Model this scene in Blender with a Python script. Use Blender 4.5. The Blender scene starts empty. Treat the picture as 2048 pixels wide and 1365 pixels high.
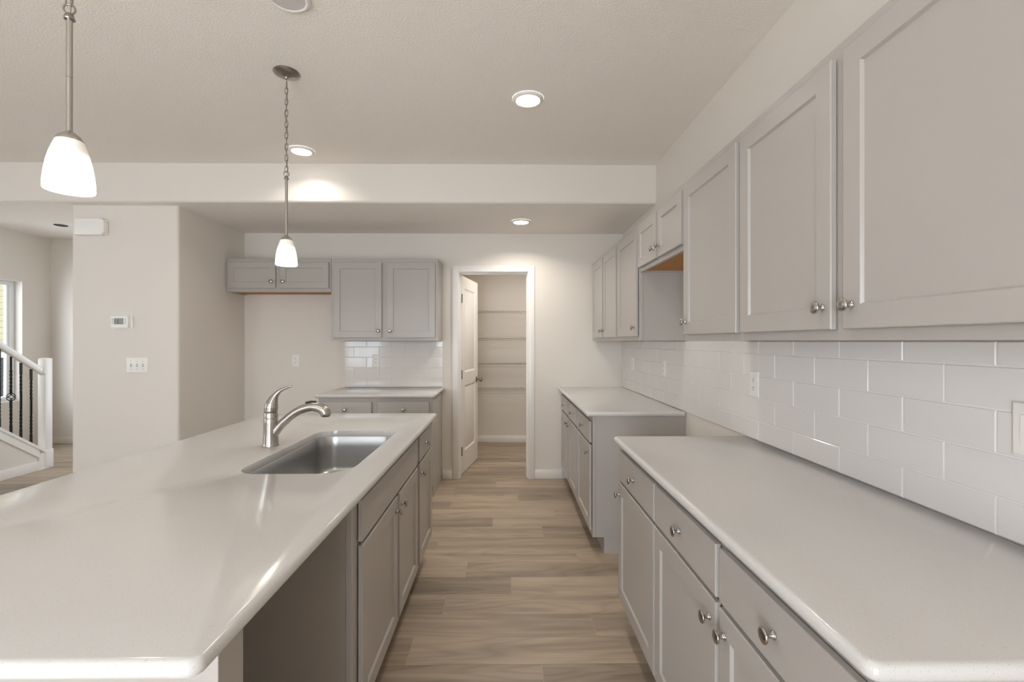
import bpy, bmesh, math, random
from mathutils import Vector, Matrix

random.seed(7)
PI = math.pi
SC = bpy.context.scene
COL = SC.collection

# ------------------------------------------------------------------ camera
FPX = 930.0
cam_d = bpy.data.cameras.new('camera')
cam_d.sensor_width = 36.0
cam_d.lens = FPX / 2048.0 * 36.0
cam_d.clip_start = 0.02
cam = bpy.data.objects.new('camera', cam_d)
COL.objects.link(cam)
cam.location = (0, 0, 1.372)
cam.rotation_euler = (PI / 2, 0, -math.atan(11 / FPX))
SC.camera = cam

# ------------------------------------------------------------------ exposure
SC.view_settings.view_transform = 'Standard'
SC.view_settings.look = 'None'
SC.view_settings.gamma = 1.0
SC.view_settings.use_curve_mapping = False
SC.view_settings.exposure = 0.28
SC.cycles.max_bounces = 10
SC.cycles.diffuse_bounces = 8
SC.cycles.glossy_bounces = 5
SC.cycles.transmission_bounces = 6
SC.cycles.sample_clamp_indirect = 6.0
SC.cycles.caustics_reflective = False
SC.cycles.caustics_refractive = False
SC.cycles.use_denoising = True

# ------------------------------------------------------------------ sky and daylight
W = bpy.data.worlds.new('sky')
SC.world = W
W.use_nodes = True
W.node_tree.nodes['Background'].inputs[0].default_value = (0.80, 0.90, 1.0, 1)
W.node_tree.nodes['Background'].inputs[1].default_value = 1.5


def area(name, loc, rot, sx, sy, watts, col, spread=PI, shape='RECTANGLE'):
    d = bpy.data.lights.new(name, 'AREA')
    d.shape = shape
    d.size = sx
    d.size_y = sy
    d.energy = watts
    d.color = col
    d.spread = spread
    o = bpy.data.objects.new(name, d)
    o.location = loc
    o.rotation_euler = rot
    COL.objects.link(o)
    return o


DAY = (0.84, 0.92, 1.0)
# daylight entering the openings of the rear and left walls, plus added fill panels
area('daylight_rear_window', (-3.40, -1.98, 1.40), (PI / 2, 0, 0), 0.9, 1.4, 26, DAY)
area('daylight_patio_door', (-0.95, -1.98, 1.10), (PI / 2, 0, 0), 1.35, 2.0, 88, DAY)
area('daylight_great_window', (-6.30, 1.1, 1.55), (PI / 2, 0, -PI / 2), 2.2, 1.7, 18, DAY)
sk = area('reveal_fill_light', (-7.0, 4.5, 1.7), (0, 0, 0), 2.0, 2.0, 75, DAY)  # unseen panel outdoors, added to brighten the stair window's return
sk.rotation_euler = Vector((0.80, 0.58, -0.1)).to_track_quat('-Z', 'Y').to_euler()
for nm, loc, rot, sx, sy in (('stair_window_portal', (-6.27, 5.115, 1.37), (PI / 2, 0, -PI / 2), 1.63, 1.5), ('great_window_portal', (-6.27, 1.1, 1.55), (PI / 2, 0, -PI / 2), 2.2, 1.7),
                              ('rear_window_portal', (-3.40, -1.96, 1.40), (PI / 2, 0, 0), 0.92, 1.4), ('patio_door_portal', (-0.975, -1.96, 1.10), (PI / 2, 0, 0), 1.35, 2.0)):
    area(nm, loc, rot, sx, sy, 1, DAY).data.cycles.is_portal = True      # guides the sampling of the sky, gives no light of its own
area('hall_fill_light', (-3.75, 6.25, 1.3), (PI / 2, 0, PI), 0.9, 1.8, 20, DAY)  # unseen panel behind the pier, added to light the hall; no opening there
# sun through the rear openings, landing on the floor behind the viewer
sd = bpy.data.lights.new('sun', 'SUN')
sd.energy = 62
sd.angle = 0.01
sd.color = (0.95, 0.98, 1.0)
sun = bpy.data.objects.new('sun', sd)
COL.objects.link(sun)
sun.rotation_euler = Vector((0.015, 0.49, -0.87)).to_track_quat('-Z', 'Y').to_euler()

# ------------------------------------------------------------------ materials
MATS = {}


def nodes_of(name):
    m = bpy.data.materials.new(name)
    m.use_nodes = True
    MATS[name] = m
    nt = m.node_tree
    return m, nt, nt.nodes['Principled BSDF']


def plain(name, col, rough=0.5, metal=0.0, bump=None, spec=None, coat=0.0):
    m, nt, b = nodes_of(name)
    b.inputs['Base Color'].default_value = (*col, 1)
    b.inputs['Roughness'].default_value = rough
    b.inputs['Metallic'].default_value = metal
    if spec is not None:
        b.inputs['Specular IOR Level'].default_value = spec
    if coat:
        b.inputs['Coat Weight'].default_value = coat
        b.inputs['Coat Roughness'].default_value = 0.08
    if bump:
        scale, dist, strength, detail = bump
        tc = nt.nodes.new('ShaderNodeTexCoord')
        n = nt.nodes.new('ShaderNodeTexNoise')
        n.inputs['Scale'].default_value = scale
        n.inputs['Detail'].default_value = detail
        bp = nt.nodes.new('ShaderNodeBump')
        bp.inputs['Distance'].default_value = dist
        bp.inputs['Strength'].default_value = strength
        nt.links.new(tc.outputs['Object'], n.inputs['Vector'])
        nt.links.new(n.outputs['Fac'], bp.inputs['Height'])
        nt.links.new(bp.outputs['Normal'], b.inputs['Normal'])
    return m


def emit(name, col, strength, base=(0.9, 0.9, 0.88)):
    m, nt, b = nodes_of(name)
    b.inputs['Base Color'].default_value = (*base, 1)
    b.inputs['Emission Color'].default_value = (*col, 1)
    b.inputs['Emission Strength'].default_value = strength
    return m


WALL = plain('wall_paint', (0.74, 0.70, 0.65), 0.55, bump=(140, 0.002, 0.25, 3))
CEIL = plain('ceiling_paint', (0.85, 0.815, 0.77), 0.85, bump=(115, 0.004, 0.75, 3))
WHITE = plain('white_trim_paint', (0.84, 0.82, 0.80), 0.32)
CAB = plain('grey_cabinet_paint', (0.425, 0.400, 0.377), 0.30)
TILE = plain('glazed_white_tile', (0.745, 0.725, 0.71), 0.09, bump=(9, 0.002, 0.25, 1))
GROUT = plain('pale_grout', (0.78, 0.76, 0.74), 0.8)
PLASTIC = plain('white_plastic', (0.85, 0.84, 0.81), 0.3)
SLOT = plain('dark_slot', (0.03, 0.03, 0.03), 0.6)
IRON = plain('black_iron', (0.008, 0.008, 0.008), 0.55, spec=0.25)
WOODU = plain('raw_maple', (0.45, 0.205, 0.055), 0.6)
BRONZE = plain('satin_nickel_dark', (0.33, 0.30, 0.27), 0.3, 1.0)
WIRE = plain('shaded_white_wire', (0.46, 0.44, 0.41), 0.4)  # white wire; its shaded look is put into the grey colour
VINYL = plain('white_vinyl', (0.86, 0.87, 0.88), 0.35)
LCD = plain('lcd_screen', (0.30, 0.32, 0.29), 0.25)
BUTTON = plain('grey_button', (0.25, 0.25, 0.25), 0.5)
LENS_OFF = plain('unlit_lens', (0.60, 0.57, 0.56), 0.5)
DARKPANE = plain('dark_window_pane', (0.02, 0.023, 0.02), 0.08)
LENS = emit('lit_lens', (1.0, 0.95, 0.87), 9.0)


NICKEL = plain('brushed_nickel', (0.45, 0.42, 0.385), 0.26, 1.0)
STEEL = plain('stainless_steel', (0.50, 0.495, 0.49), 0.33, 1.0)
KNOBM = plain('nickel_knob', (0.47, 0.45, 0.43), 0.20, 1.0)


def quartz():
    m, nt, b = nodes_of('speckled_quartz')
    tc = nt.nodes.new('ShaderNodeTexCoord')
    n = nt.nodes.new('ShaderNodeTexNoise')
    n.inputs['Scale'].default_value = 380
    n.inputs['Detail'].default_value = 2
    cr = nt.nodes.new('ShaderNodeValToRGB')
    cr.color_ramp.elements[0].position = 0.25
    cr.color_ramp.elements[0].color = (0.46, 0.43, 0.40, 1)
    cr.color_ramp.elements[1].position = 0.36
    cr.color_ramp.elements[1].color = (0.61, 0.600, 0.590, 1)
    e = cr.color_ramp.elements.new(0.70)
    e.color = (0.61, 0.600, 0.590, 1)
    e = cr.color_ramp.elements.new(0.80)
    e.color = (0.86, 0.84, 0.82, 1)
    nt.links.new(tc.outputs['Object'], n.inputs['Vector'])
    nt.links.new(n.outputs['Fac'], cr.inputs['Fac'])
    nt.links.new(cr.outputs['Color'], b.inputs['Base Color'])
    b.inputs['Roughness'].default_value = 0.13
    return m


QUARTZ = quartz()


def floor_material():
    m, nt, b = nodes_of('vinyl_plank')
    L = nt.links
    at = nt.nodes.new('ShaderNodeAttribute')
    at.attribute_name = 'tone'
    sep = nt.nodes.new('ShaderNodeSeparateColor')
    L.new(at.outputs['Color'], sep.inputs['Color'])
    tc = nt.nodes.new('ShaderNodeTexCoord')
    off = nt.nodes.new('ShaderNodeVectorMath')
    off.operation = 'MULTIPLY_ADD'
    off.inputs[1].default_value = (37, 53, 11)
    L.new(at.outputs['Color'], off.inputs[0])
    L.new(tc.outputs['Object'], off.inputs[2])

    def noise(scale, detail, rough=0.55, dist=0.0):
        mp = nt.nodes.new('ShaderNodeMapping')
        mp.inputs['Scale'].default_value = scale
        n = nt.nodes.new('ShaderNodeTexNoise')
        n.inputs['Scale'].default_value = 1.0
        n.inputs['Detail'].default_value = detail
        n.inputs['Roughness'].default_value = rough
        n.inputs['Distortion'].default_value = dist
        L.new(off.outputs[0], mp.inputs['Vector'])
        L.new(mp.outputs['Vector'], n.inputs['Vector'])
        return n
    broad = noise((1.1, 11, 1), 3, 0.5, 0.6)
    fine = noise((3.0, 120, 1), 4, 0.6)
    # cathedral figure: rings of a stretched distance field
    mp = nt.nodes.new('ShaderNodeMapping')
    mp.inputs['Scale'].default_value = (0.8, 6.0, 1)
    L.new(off.outputs[0], mp.inputs['Vector'])
    wv = nt.nodes.new('ShaderNodeTexNoise')
    wv.inputs['Scale'].default_value = 1.0
    wv.inputs['Detail'].default_value = 1.5
    wv.inputs['Roughness'].default_value = 0.4
    L.new(mp.outputs['Vector'], wv.inputs['Vector'])

    def math_(op, a, c, d=None):
        n = nt.nodes.new('ShaderNodeMath')
        n.operation = op
        for i, v in enumerate((a, c, d)):
            if v is None:
                continue
            if isinstance(v, (int, float)):
                n.inputs[i].default_value = v
            else:
                L.new(v, n.inputs[i])
        return n.outputs[0]
    t = math_('MULTIPLY_ADD', sep.outputs[0], 0.55, 0.0)
    t = math_('MULTIPLY_ADD', broad.outputs['Fac'], 1.0, t)
    t = math_('MULTIPLY_ADD', fine.outputs['Fac'], 0.34, t)
    rg = math_('SINE', math_('MULTIPLY', wv.outputs['Fac'], 75.0), 0)
    rg = math_('POWER', math_('MULTIPLY_ADD', rg, 0.5, 0.5), 2.5)
    t = math_('MULTIPLY_ADD', rg, -0.13, t)
    t = math_('SUBTRACT', t, 0.40)
    cr = nt.nodes.new('ShaderNodeValToRGB')
    els = cr.color_ramp.elements
    els[0].position = 0.0
    els[0].color = (0.185, 0.148, 0.112, 1)
    els[1].position = 1.0
    els[1].color = (0.53, 0.44, 0.335, 1)
    e = els.new(0.35)
    e.color = (0.31, 0.246, 0.185, 1)
    e = els.new(0.65)
    e.color = (0.43, 0.345, 0.258, 1)
    L.new(t, cr.inputs['Fac'])
    L.new(cr.outputs['Color'], b.inputs['Base Color'])
    b.inputs['Roughness'].default_value = 0.42
    bp = nt.nodes.new('ShaderNodeBump')
    bp.inputs['Strength'].default_value = 0.15
    bp.inputs['Distance'].default_value = 0.001
    L.new(fine.outputs['Fac'], bp.inputs['Height'])
    L.new(bp.outputs['Normal'], b.inputs['Normal'])
    return m


FLOOR = floor_material()


def glass_material():
    m, nt, b = nodes_of('clear_pane')
    tr = nt.nodes.new('ShaderNodeBsdfTransparent')
    gl = nt.nodes.new('ShaderNodeBsdfGlossy')
    gl.inputs['Roughness'].default_value = 0.0
    lw = nt.nodes.new('ShaderNodeLayerWeight')
    lw.inputs['Blend'].default_value = 0.5
    pw = nt.nodes.new('ShaderNodeMath')
    pw.operation = 'POWER'
    pw.inputs[1].default_value = 5.0
    nt.links.new(lw.outputs['Facing'], pw.inputs[0])
    fr = nt.nodes.new('ShaderNodeMath')
    fr.operation = 'MULTIPLY_ADD'
    fr.inputs[1].default_value = 0.8
    fr.inputs[2].default_value = 0.035
    nt.links.new(pw.outputs[0], fr.inputs[0])
    mx = nt.nodes.new('ShaderNodeMixShader')
    out = nt.nodes['Material Output']
    nt.links.new(fr.outputs[0], mx.inputs[0])
    nt.links.new(tr.outputs[0], mx.inputs[1])
    nt.links.new(gl.outputs[0], mx.inputs[2])
    nt.links.new(mx.outputs[0], out.inputs['Surface'])
    return m


GLASS = glass_material()


def shade_material():
    # opal glass lit from within by the bulb near its open rim
    m, nt, b = nodes_of('opal_glass')
    b.inputs['Base Color'].default_value = (0.9, 0.88, 0.84, 1)
    b.inputs['Roughness'].default_value = 0.25
    tc = nt.nodes.new('ShaderNodeTexCoord')
    sp = nt.nodes.new('ShaderNodeSeparateXYZ')
    mr = nt.nodes.new('ShaderNodeMapRange')
    mr.inputs['From Min'].default_value = 0.10
    mr.inputs['From Max'].default_value = 0.05
    mr.inputs['To Min'].default_value = 0.16
    mr.inputs['To Max'].default_value = 2.2
    nt.links.new(tc.outputs['Object'], sp.inputs[0])
    nt.links.new(sp.outputs['Z'], mr.inputs['Value'])
    b.inputs['Emission Color'].default_value = (1.0, 0.93, 0.82, 1)
    nt.links.new(mr.outputs['Result'], b.inputs['Emission Strength'])
    return m


OPAL = shade_material()


def siding_material():
    return plain('cream_siding', (0.62, 0.54, 0.36), 0.6)


SIDING = siding_material()

# ------------------------------------------------------------------ mesh helpers


def bm_new():
    return bmesh.new()


def add_box(bm, x0, x1, y0, y1, z0, z1, bevel=0.0, seg=2):
    vs = [bm.verts.new((x, y, z)) for x in (x0, x1) for y in (y0, y1) for z in (z0, z1)]
    idx = [(0, 1, 3, 2), (4, 6, 7, 5), (0, 4, 5, 1), (2, 3, 7, 6), (0, 2, 6, 4), (1, 5, 7, 3)]
    fs = [bm.faces.new([vs[i] for i in f]) for f in idx]
    if bevel > 0:
        es = list({e for f in fs for e in f.edges})
        bmesh.ops.bevel(bm, geom=es, offset=bevel, segments=seg, affect='EDGES', profile=0.5)
    return vs


def add_prism(bm, pts, axis, a0, a1):
    """Extrude a polygon. axis 'x': pts are (y,z); 'y': (x,z); 'z': (x,y)."""
    def mk(p, a):
        return {'x': (a, p[0], p[1]), 'y': (p[0], a, p[1]), 'z': (p[0], p[1], a)}[axis]
    A = [bm.verts.new(mk(p, a0)) for p in pts]
    B = [bm.verts.new(mk(p, a1)) for p in pts]
    n = len(pts)
    fs = [bm.faces.new(A), bm.faces.new(B[::-1])]
    for i in range(n):
        j = (i + 1) % n
        fs.append(bm.faces.new((A[i], B[i], B[j], A[j])))
    bmesh.ops.recalc_face_normals(bm, faces=fs)
    return fs


def add_lathe(bm, prof, n=32, mat=None, capped=True):
    """prof: list of (r, z) about the z axis; optional 4x4 matrix."""
    rings = []
    fs = []
    for r, z in prof:
        if r < 1e-6:
            rings.append([bm.verts.new((0, 0, z))])
        else:
            rings.append([bm.verts.new((r * math.cos(2 * PI * i / n), r * math.sin(2 * PI * i / n), z)) for i in range(n)])
    for a, b in zip(rings, rings[1:]):
        for i in range(n):
            j = (i + 1) % n
            if len(a) == 1 and len(b) == 1:
                continue
            if len(a) == 1:
                fs.append(bm.faces.new((a[0], b[j], b[i])))
            elif len(b) == 1:
                fs.append(bm.faces.new((a[i], a[j], b[0])))
            else:
                fs.append(bm.faces.new((a[i], a[j], b[j], b[i])))
    if capped:
        if len(rings[0]) > 1:
            fs.append(bm.faces.new(rings[0][::-1]))
        if len(rings[-1]) > 1:
            fs.append(bm.faces.new(rings[-1]))
    if mat is not None:
        vs = [v for r in rings for v in r]
        bmesh.ops.transform(bm, matrix=mat, verts=vs)
    return fs


def add_tube(bm, pts, radii, n=16, closed=False, squash=1.0, caps=True):
    pts = [Vector(p) for p in pts]
    if not isinstance(radii, (list, tuple)):
        radii = [radii] * len(pts)
    m = len(pts)
    tang = []
    for i in range(m):
        if closed:
            t = pts[(i + 1) % m] - pts[i - 1]
        else:
            t = pts[min(i + 1, m - 1)] - pts[max(i - 1, 0)]
        tang.append(t.normalized())
    up = Vector((0, 1, 0)) if abs(tang[0].y) < 0.9 else Vector((1, 0, 0))
    nrm = (up - tang[0] * up.dot(tang[0])).normalized()
    rings = []
    for i in range(m):
        nrm = (nrm - tang[i] * nrm.dot(tang[i])).normalized()
        bi = tang[i].cross(nrm)
        rings.append([bm.verts.new(pts[i] + (nrm * math.cos(2 * PI * k / n) * squash + bi * math.sin(2 * PI * k / n)) * radii[i]) for k in range(n)])
    fs = []
    prs = list(zip(rings, rings[1:]))
    if closed:
        prs.append((rings[-1], rings[0]))
    for a, b in prs:
        for k in range(n):
            j = (k + 1) % n
            fs.append(bm.faces.new((a[k], a[j], b[j], b[k])))
    if not closed and caps:
        fs.append(bm.faces.new(rings[0][::-1]))
        fs.append(bm.faces.new(rings[-1]))
    bmesh.ops.recalc_face_normals(bm, faces=fs)
    return fs


def smooth_path(pts, vals, k=6):
    """Catmull-Rom through pts (with a value per point)."""
    P = [Vector(p) for p in pts]
    out, ov = [], []
    for i in range(len(P) - 1):
        p0, p1, p2, p3 = P[max(i - 1, 0)], P[i], P[i + 1], P[min(i + 2, len(P) - 1)]
        for s in range(k):
            t = s / k
            out.append(0.5 * ((2 * p1) + (p2 - p0) * t + (2 * p0 - 5 * p1 + 4 * p2 - p3) * t * t + (3 * p1 - p0 - 3 * p2 + p3) * t ** 3))
            ov.append(vals[i] * (1 - t) + vals[i + 1] * t)
    out.append(P[-1])
    ov.append(vals[-1])
    return out, ov


def obj(name, bm, mat, parent=None, angle=35, recalc=False):
    if recalc:
        bmesh.ops.recalc_face_normals(bm, faces=bm.faces[:])
    me = bpy.data.meshes.new(name)
    bm.to_mesh(me)
    bm.free()
    me.shade_smooth()
    me.set_sharp_from_angle(angle=math.radians(angle))
    o = bpy.data.objects.new(name, me)
    me.materials.append(mat)
    COL.objects.link(o)
    if parent is not None:
        o.parent = parent
    return o


def tag(o, label, cat, group=None):
    o['label'] = label
    o['category'] = cat
    if group:
        o['group'] = group
    return o


def thing(name, label, cat, loc=(0, 0, 0), rotz=0.0, group=None):
    o = bpy.data.objects.new(name, None)
    o.empty_display_size = 0.05
    COL.objects.link(o)
    o.location = loc
    o.rotation_euler = (0, 0, rotz)
    return tag(o, label, cat, group)


def struct(name, bm, mat, parent=None, angle=35):
    o = obj(name, bm, mat, parent, angle)
    if parent is None:
        o['kind'] = 'structure'
    return o


def link_copy(src, parent, loc=None, rot=None):
    c = src.copy()
    COL.objects.link(c)
    c.parent = parent
    if loc is not None:
        c.location = loc
    if rot is not None:
        c.rotation_euler = rot
    return c


# ------------------------------------------------------------------ room shell
XR, YB = 1.16, 4.63          # right wall, back wall
YBEAM = 3.60                 # front of the dropped ceiling
XL, YREAR, YFAR = -6.10, -1.8, 6.30
H9, H8 = 2.74, 2.44

# floor: planks run across the room; one mesh, tone per plank
PITCH, Y0F = 0.183, 0.141
explicit = {
    9: ([(-9, 0.3), (0.15, 0.2)]),
    10: ([(-9, 0.62)]),
    11: ([(-9, 0.48), (0.42, 0.34)]),
    12: ([(-9, 0.58)]),
    13: ([(-9, 0.10), (0.027, 0.66)]),
    14: ([(-9, 0.68), (-0.24, 0.26)]),
    15: ([(-9, 0.62), (0.45, 0.50)]),
    16: ([(-9, 0.34), (-0.46, 0.46)]),
    17: ([(-9, 0.55), (0.26, 0.22)]),
    18: ([(-9, 0.14), (-0.104, 0.62)]),
    19: ([(-9, 0.74), (0.385, 0.58)]),
    20: ([(-9, 0.66)]),
    21: ([(-9, 0.72), (0.10, 0.25)]),
    22: ([(-9, 0.28)]),
    23: ([(-9, 0.36), (-0.10, 0.62)]),
    24: ([(-9, 0.25)]),
}
bm = bm_new()
lay = bm.loops.layers.float_color.new('tone')
rng = random.Random(3)
k0 = int(math.floor((YREAR - 0.1 - Y0F) / PITCH))
k1 = int(math.ceil((YFAR + 0.2 - Y0F) / PITCH))
for k in range(k0, k1):
    ya, yb = Y0F + k * PITCH, Y0F + (k + 1) * PITCH
    joints = []
    if k in explicit:
        ex = explicit[k]
        inner = [j for j, _ in ex[1:]]
        if inner:
            xs = [inner[0] - 1.22 * i for i in range(1, 7)][::-1] + inner + [inner[0] + 1.22]
            tones = [rng.random() * 0.7 for _ in range(5)] + [ex[0][1], ex[1][1], ex[1][1]]
        else:
            xs = [-0.5 - 1.22 * i + rng.random() * 0.2 for i in range(0, 5)][::-1] + [1.25]
            tones = [rng.random() * 0.7 for _ in range(4)] + [ex[0][1]]
    else:
        s = XL - 0.2 - rng.random() * 1.22
        xs = [s + 1.22 * i for i in range(8)]
        tones = [rng.random() * 0.75 for _ in range(7)]
    xs = [max(XL - 0.15, min(XR + 0.15, x)) for x in xs]
    xs[0] = XL - 0.15
    xs[-1] = XR + 0.15
    while len(tones) < len(xs) - 1:
        tones.append(rng.random() * 0.7)
    for i in range(len(xs) - 1):
        if xs[i + 1] - xs[i] < 1e-4:
            continue
        g = 0.0006
        vs = [bm.verts.new(p) for p in ((xs[i] + g, ya + g, 0), (xs[i + 1] - g, ya + g, 0), (xs[i + 1] - g, yb - g, 0), (xs[i] + g, yb - g, 0))]
        f = bm.faces.new(vs)
        c = (tones[i], rng.random(), rng.random(), 1)
        for lp in f.loops:
            lp[lay] = c
add_box(bm, XL - 0.15, XR + 0.15, YREAR - 0.15, YFAR + 0.15, -0.06, -0.0012)
struct('floor', bm, FLOOR)

# ceilings
bm = bm_new()
add_box(bm, XL - 0.15, XR + 0.15, YREAR - 0.15, YFAR + 0.15, H9, H9 + 0.08)
struct('ceiling', bm, CEIL)
XP0, XP1, YP = -3.425, -2.59, 3.70       # pier beside the refrigerator alcove
bm = bm_new()
r = 0.022
arc = [(YBEAM + r - r * math.sin(a), H8 + r - r * math.cos(a)) for a in [PI / 2 * i / 6 for i in range(7)]]
poly = [(4.25, H8)] + arc + [(YBEAM, H9 - 0.001), (4.25, H9 - 0.001)]
add_prism(bm, poly, 'x', XL, XR)
add_box(bm, XP0, XR, 4.25, YFAR, H8, H9 - 0.001)
struct('ceiling_dropped_beam', bm, CEIL, angle=50)
# front of the beam is wall-painted: a skin of its own, thin as a coat of plaster
bm = bm_new()
fac = [(YBEAM - 0.004 + (r + 0.004) - (r + 0.004) * math.sin(a), H8 - 0.0035 + (r + 0.004) - (r + 0.004) * math.cos(a)) for a in [PI / 2 * i / 6 for i in range(2, 7)]]
poly = fac + [(YBEAM - 0.004, H9 - 0.001), (YBEAM, H9 - 0.001)] + arc[::-1][:5]
add_prism(bm, poly, 'x', XL, XR)
struct('wall_beam_front', bm, WALL, angle=50)

# right wall
bm = bm_new()
add_box(bm, XR, XR + 0.14, YREAR - 0.15, YFAR + 0.15, 0, H9)
struct('wall_right', bm, WALL)
# pantry opening in the back wall
DX0, DX1, DZ = -0.480, 0.222, 2.065
bm = bm_new()
add_box(bm, XP1, DX0, YB, YB + 0.12, 0, H8)
add_box(bm, DX1, XR, YB, YB + 0.12, 0, H8)
add_box(bm, DX0, DX1, YB, YB + 0.12, DZ, H8)
struct('wall_back', bm, WALL)
# pier left of the alcove, with rounded corner bead
bm = bm_new()
vs = add_box(bm, XP0, XP1, YP, YB + 0.12, 0, H8)
es = [e for e in bm.edges if abs(e.verts[0].co.z - e.verts[1].co.z) > 1 and e.verts[0].co.y < YP + 0.1]
bmesh.ops.bevel(bm, geom=es, offset=0.022, segments=6, affect='EDGES', profile=0.5)
struct('wall_pier', bm, WALL, angle=50)
# far wall (pantry and hall) and pantry's left wall
bm = bm_new()
add_box(bm, XL - 0.15, XR, YFAR, YFAR + 0.12, 0, H9)
struct('wall_far', bm, WALL)
bm = bm_new()
add_box(bm, -0.78, -0.66, YB + 0.12, YFAR, 0, H8)
struct('wall_pantry_left', bm, WALL)
# left wall with stair window
WY0, WY1, WZ0, WZ1 = 4.30, 5.93, 0.625, 2.12
bm = bm_new()
GY0, GY1, GZ0, GZ1 = 0.0, 2.2, 0.7, 2.4
add_box(bm, XL - 0.16, XL, YREAR - 0.15, GY0, 0, H9)
add_box(bm, XL - 0.16, XL, GY1, WY0, 0, H9)
add_box(bm, XL - 0.16, XL, WY1, YFAR + 0.12, 0, H9)
add_box(bm, XL - 0.16, XL, WY0, WY1, 0, WZ0)
add_box(bm, XL - 0.16, XL, WY0, WY1, WZ1, H9)
add_box(bm, XL - 0.16, XL, GY0, GY1, 0, GZ0)
add_box(bm, XL - 0.16, XL, GY0, GY1, GZ1, H9)
struct('wall_left', bm, WALL)
# rear wall, behind the camera, with a window and a patio door
bm = bm_new()
add_box(bm, XL, -3.86, YREAR - 0.15, YREAR, 0, H9)
add_box(bm, -2.94, -1.65, YREAR - 0.15, YREAR, 0, H9)
add_box(bm, -0.27, XR, YREAR - 0.15, YREAR, 0, H9)
add_box(bm, -3.86, -2.94, YREAR - 0.15, YREAR, 0, 0.7)
add_box(bm, -3.86, -2.94, YREAR - 0.15, YREAR, 2.1, H9)
add_box(bm, -1.65, -0.27, YREAR - 0.15, YREAR, 2.1, H9)
add_box(bm, -1.65, -0.27, YREAR - 0.15, YREAR, 0, 0.1)
struct('wall_rear', bm, WALL)


def window(name, x0, x1, y0, y1, z0, z1, axis, mull):
    """Vinyl frame and panes set in an opening; axis = the wall's normal axis."""
    bm = bm_new()
    t = 0.055
    if axis == 'x':
        add_box(bm, x0, x1, y0, y0 + t, z0, z1, 0.004)
        add_box(bm, x0, x1, y1 - t, y1, z0, z1, 0.004)
        add_box(bm, x0, x1, y0 + t, y1 - t, z0, z0 + t, 0.004)
        add_box(bm, x0, x1, y0 + t, y1 - t, z1 - t, z1, 0.004)
        xm = (x0 + x1) / 2
        add_box(bm, x0 + .012, x1 - .012, y0 + t, y0 + t + .03, z0 + t, z1 - t, 0.003)
        add_box(bm, x0 + .012, x1 - .012, y1 - t - .03, y1 - t, z0 + t, z1 - t, 0.003)
        if mull:
            ym = (y0 + y1) / 2
            add_box(bm, x0, x1, ym - .025, ym + .025, z0 + t, z1 - t, 0.003)
    else:
        add_box(bm, x0, x0 + t, y0, y1, z0, z1, 0.004)
        add_box(bm, x1 - t, x1, y0, y1, z0, z1, 0.004)
        add_box(bm, x0 + t, x1 - t, y0, y1, z0, z0 + t, 0.004)
        add_box(bm, x0 + t, x1 - t, y0, y1, z1 - t, z1, 0.004)
        if mull:
            xm = (x0 + x1) / 2
            add_box(bm, xm - .03, xm + .03, y0, y1, z0 + t, z1 - t, 0.003)
    f = struct(name, bm, VINYL)
    bm = bm_new()
    if axis == 'x':
        xm = (x0 + x1) / 2
        add_box(bm, xm - .003, xm + .003, y0 + t, y1 - t, z0 + t, z1 - t)
    else:
        ym = (y0 + y1) / 2
        add_box(bm, x0 + t, x1 - t, ym - .003, ym + .003, z0 + t, z1 - t)
    obj('pane', bm, GLASS, f)
    return f


window('window_1', XL - 0.155, XL - 0.095, WY0, WY1, WZ0, WZ1, 'x', False)
window('window_2', -3.86, -2.94, YREAR - 0.13, YREAR - 0.07, 0.7, 2.1, 'y', True)
window('window_3', -1.65, -0.27, YREAR - 0.13, YREAR - 0.07, 0.1, 2.1, 'y', True)
window('window_4', XL - 0.155, XL - 0.095, GY0, GY1, GZ0, GZ1, 'x', True)

# pantry door frame: jambs, stops, casing
bm = bm_new()
JT = 0.012
add_box(bm, DX0 - 0.0, DX0 + JT, YB - 0.002, YB + 0.122, 0, DZ)
add_box(bm, DX1 - JT, DX1, YB - 0.002, YB + 0.122, 0, DZ)
add_box(bm, DX0 + JT, DX1 - JT, YB - 0.002, YB + 0.122, DZ - JT, DZ)
for (x0, x1, z0, z1) in ((DX0 + JT, DX0 + JT + 0.011, 0, DZ - JT), (DX1 - JT - 0.011, DX1 - JT, 0, DZ - JT), (DX0 + JT + .011, DX1 - JT - .011, DZ - JT - 0.011, DZ - JT)):
    add_box(bm, x0, x1, YB + 0.045, YB + 0.080, z0, z1)
struct('trim_1', bm, WHITE)
bm = bm_new()
CW = 0.062
e = 0.005
add_box(bm, DX0 + e - CW, DX0 + e, YB - 0.016, YB, 0, DZ - e + CW, 0.003)
add_box(bm, DX1 - e, DX1 - e + CW, YB - 0.016, YB, 0, DZ - e + CW, 0.003)
add_box(bm, DX0 + e, DX1 - e, YB - 0.016, YB, DZ - e, DZ - e + CW, 0.003)
struct('trim_2', bm, WHITE)

# baseboards


def baseboard(name, boxes):
    bm = bm_new()
    for b in boxes:
        add_box(bm, *b, 0, 0.09, 0.003)
    struct(name, bm, WHITE)


baseboard('baseboard_back', [(DX1 - e + CW + .001, 0.553, YB - 0.013, YB), (-0.634, DX0 + e - CW - .001, YB - 0.013, YB)])
baseboard('baseboard_pantry', [(-0.66, XR, YFAR - 0.013, YFAR), (-0.66, -0.647, YB + 0.13, YFAR - 0.014), (XR - 0.013, XR, YB + 0.13, YFAR - 0.014)])
baseboard('baseboard_hall', [(XL, -0.80, YFAR - 0.013, YFAR)])

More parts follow.
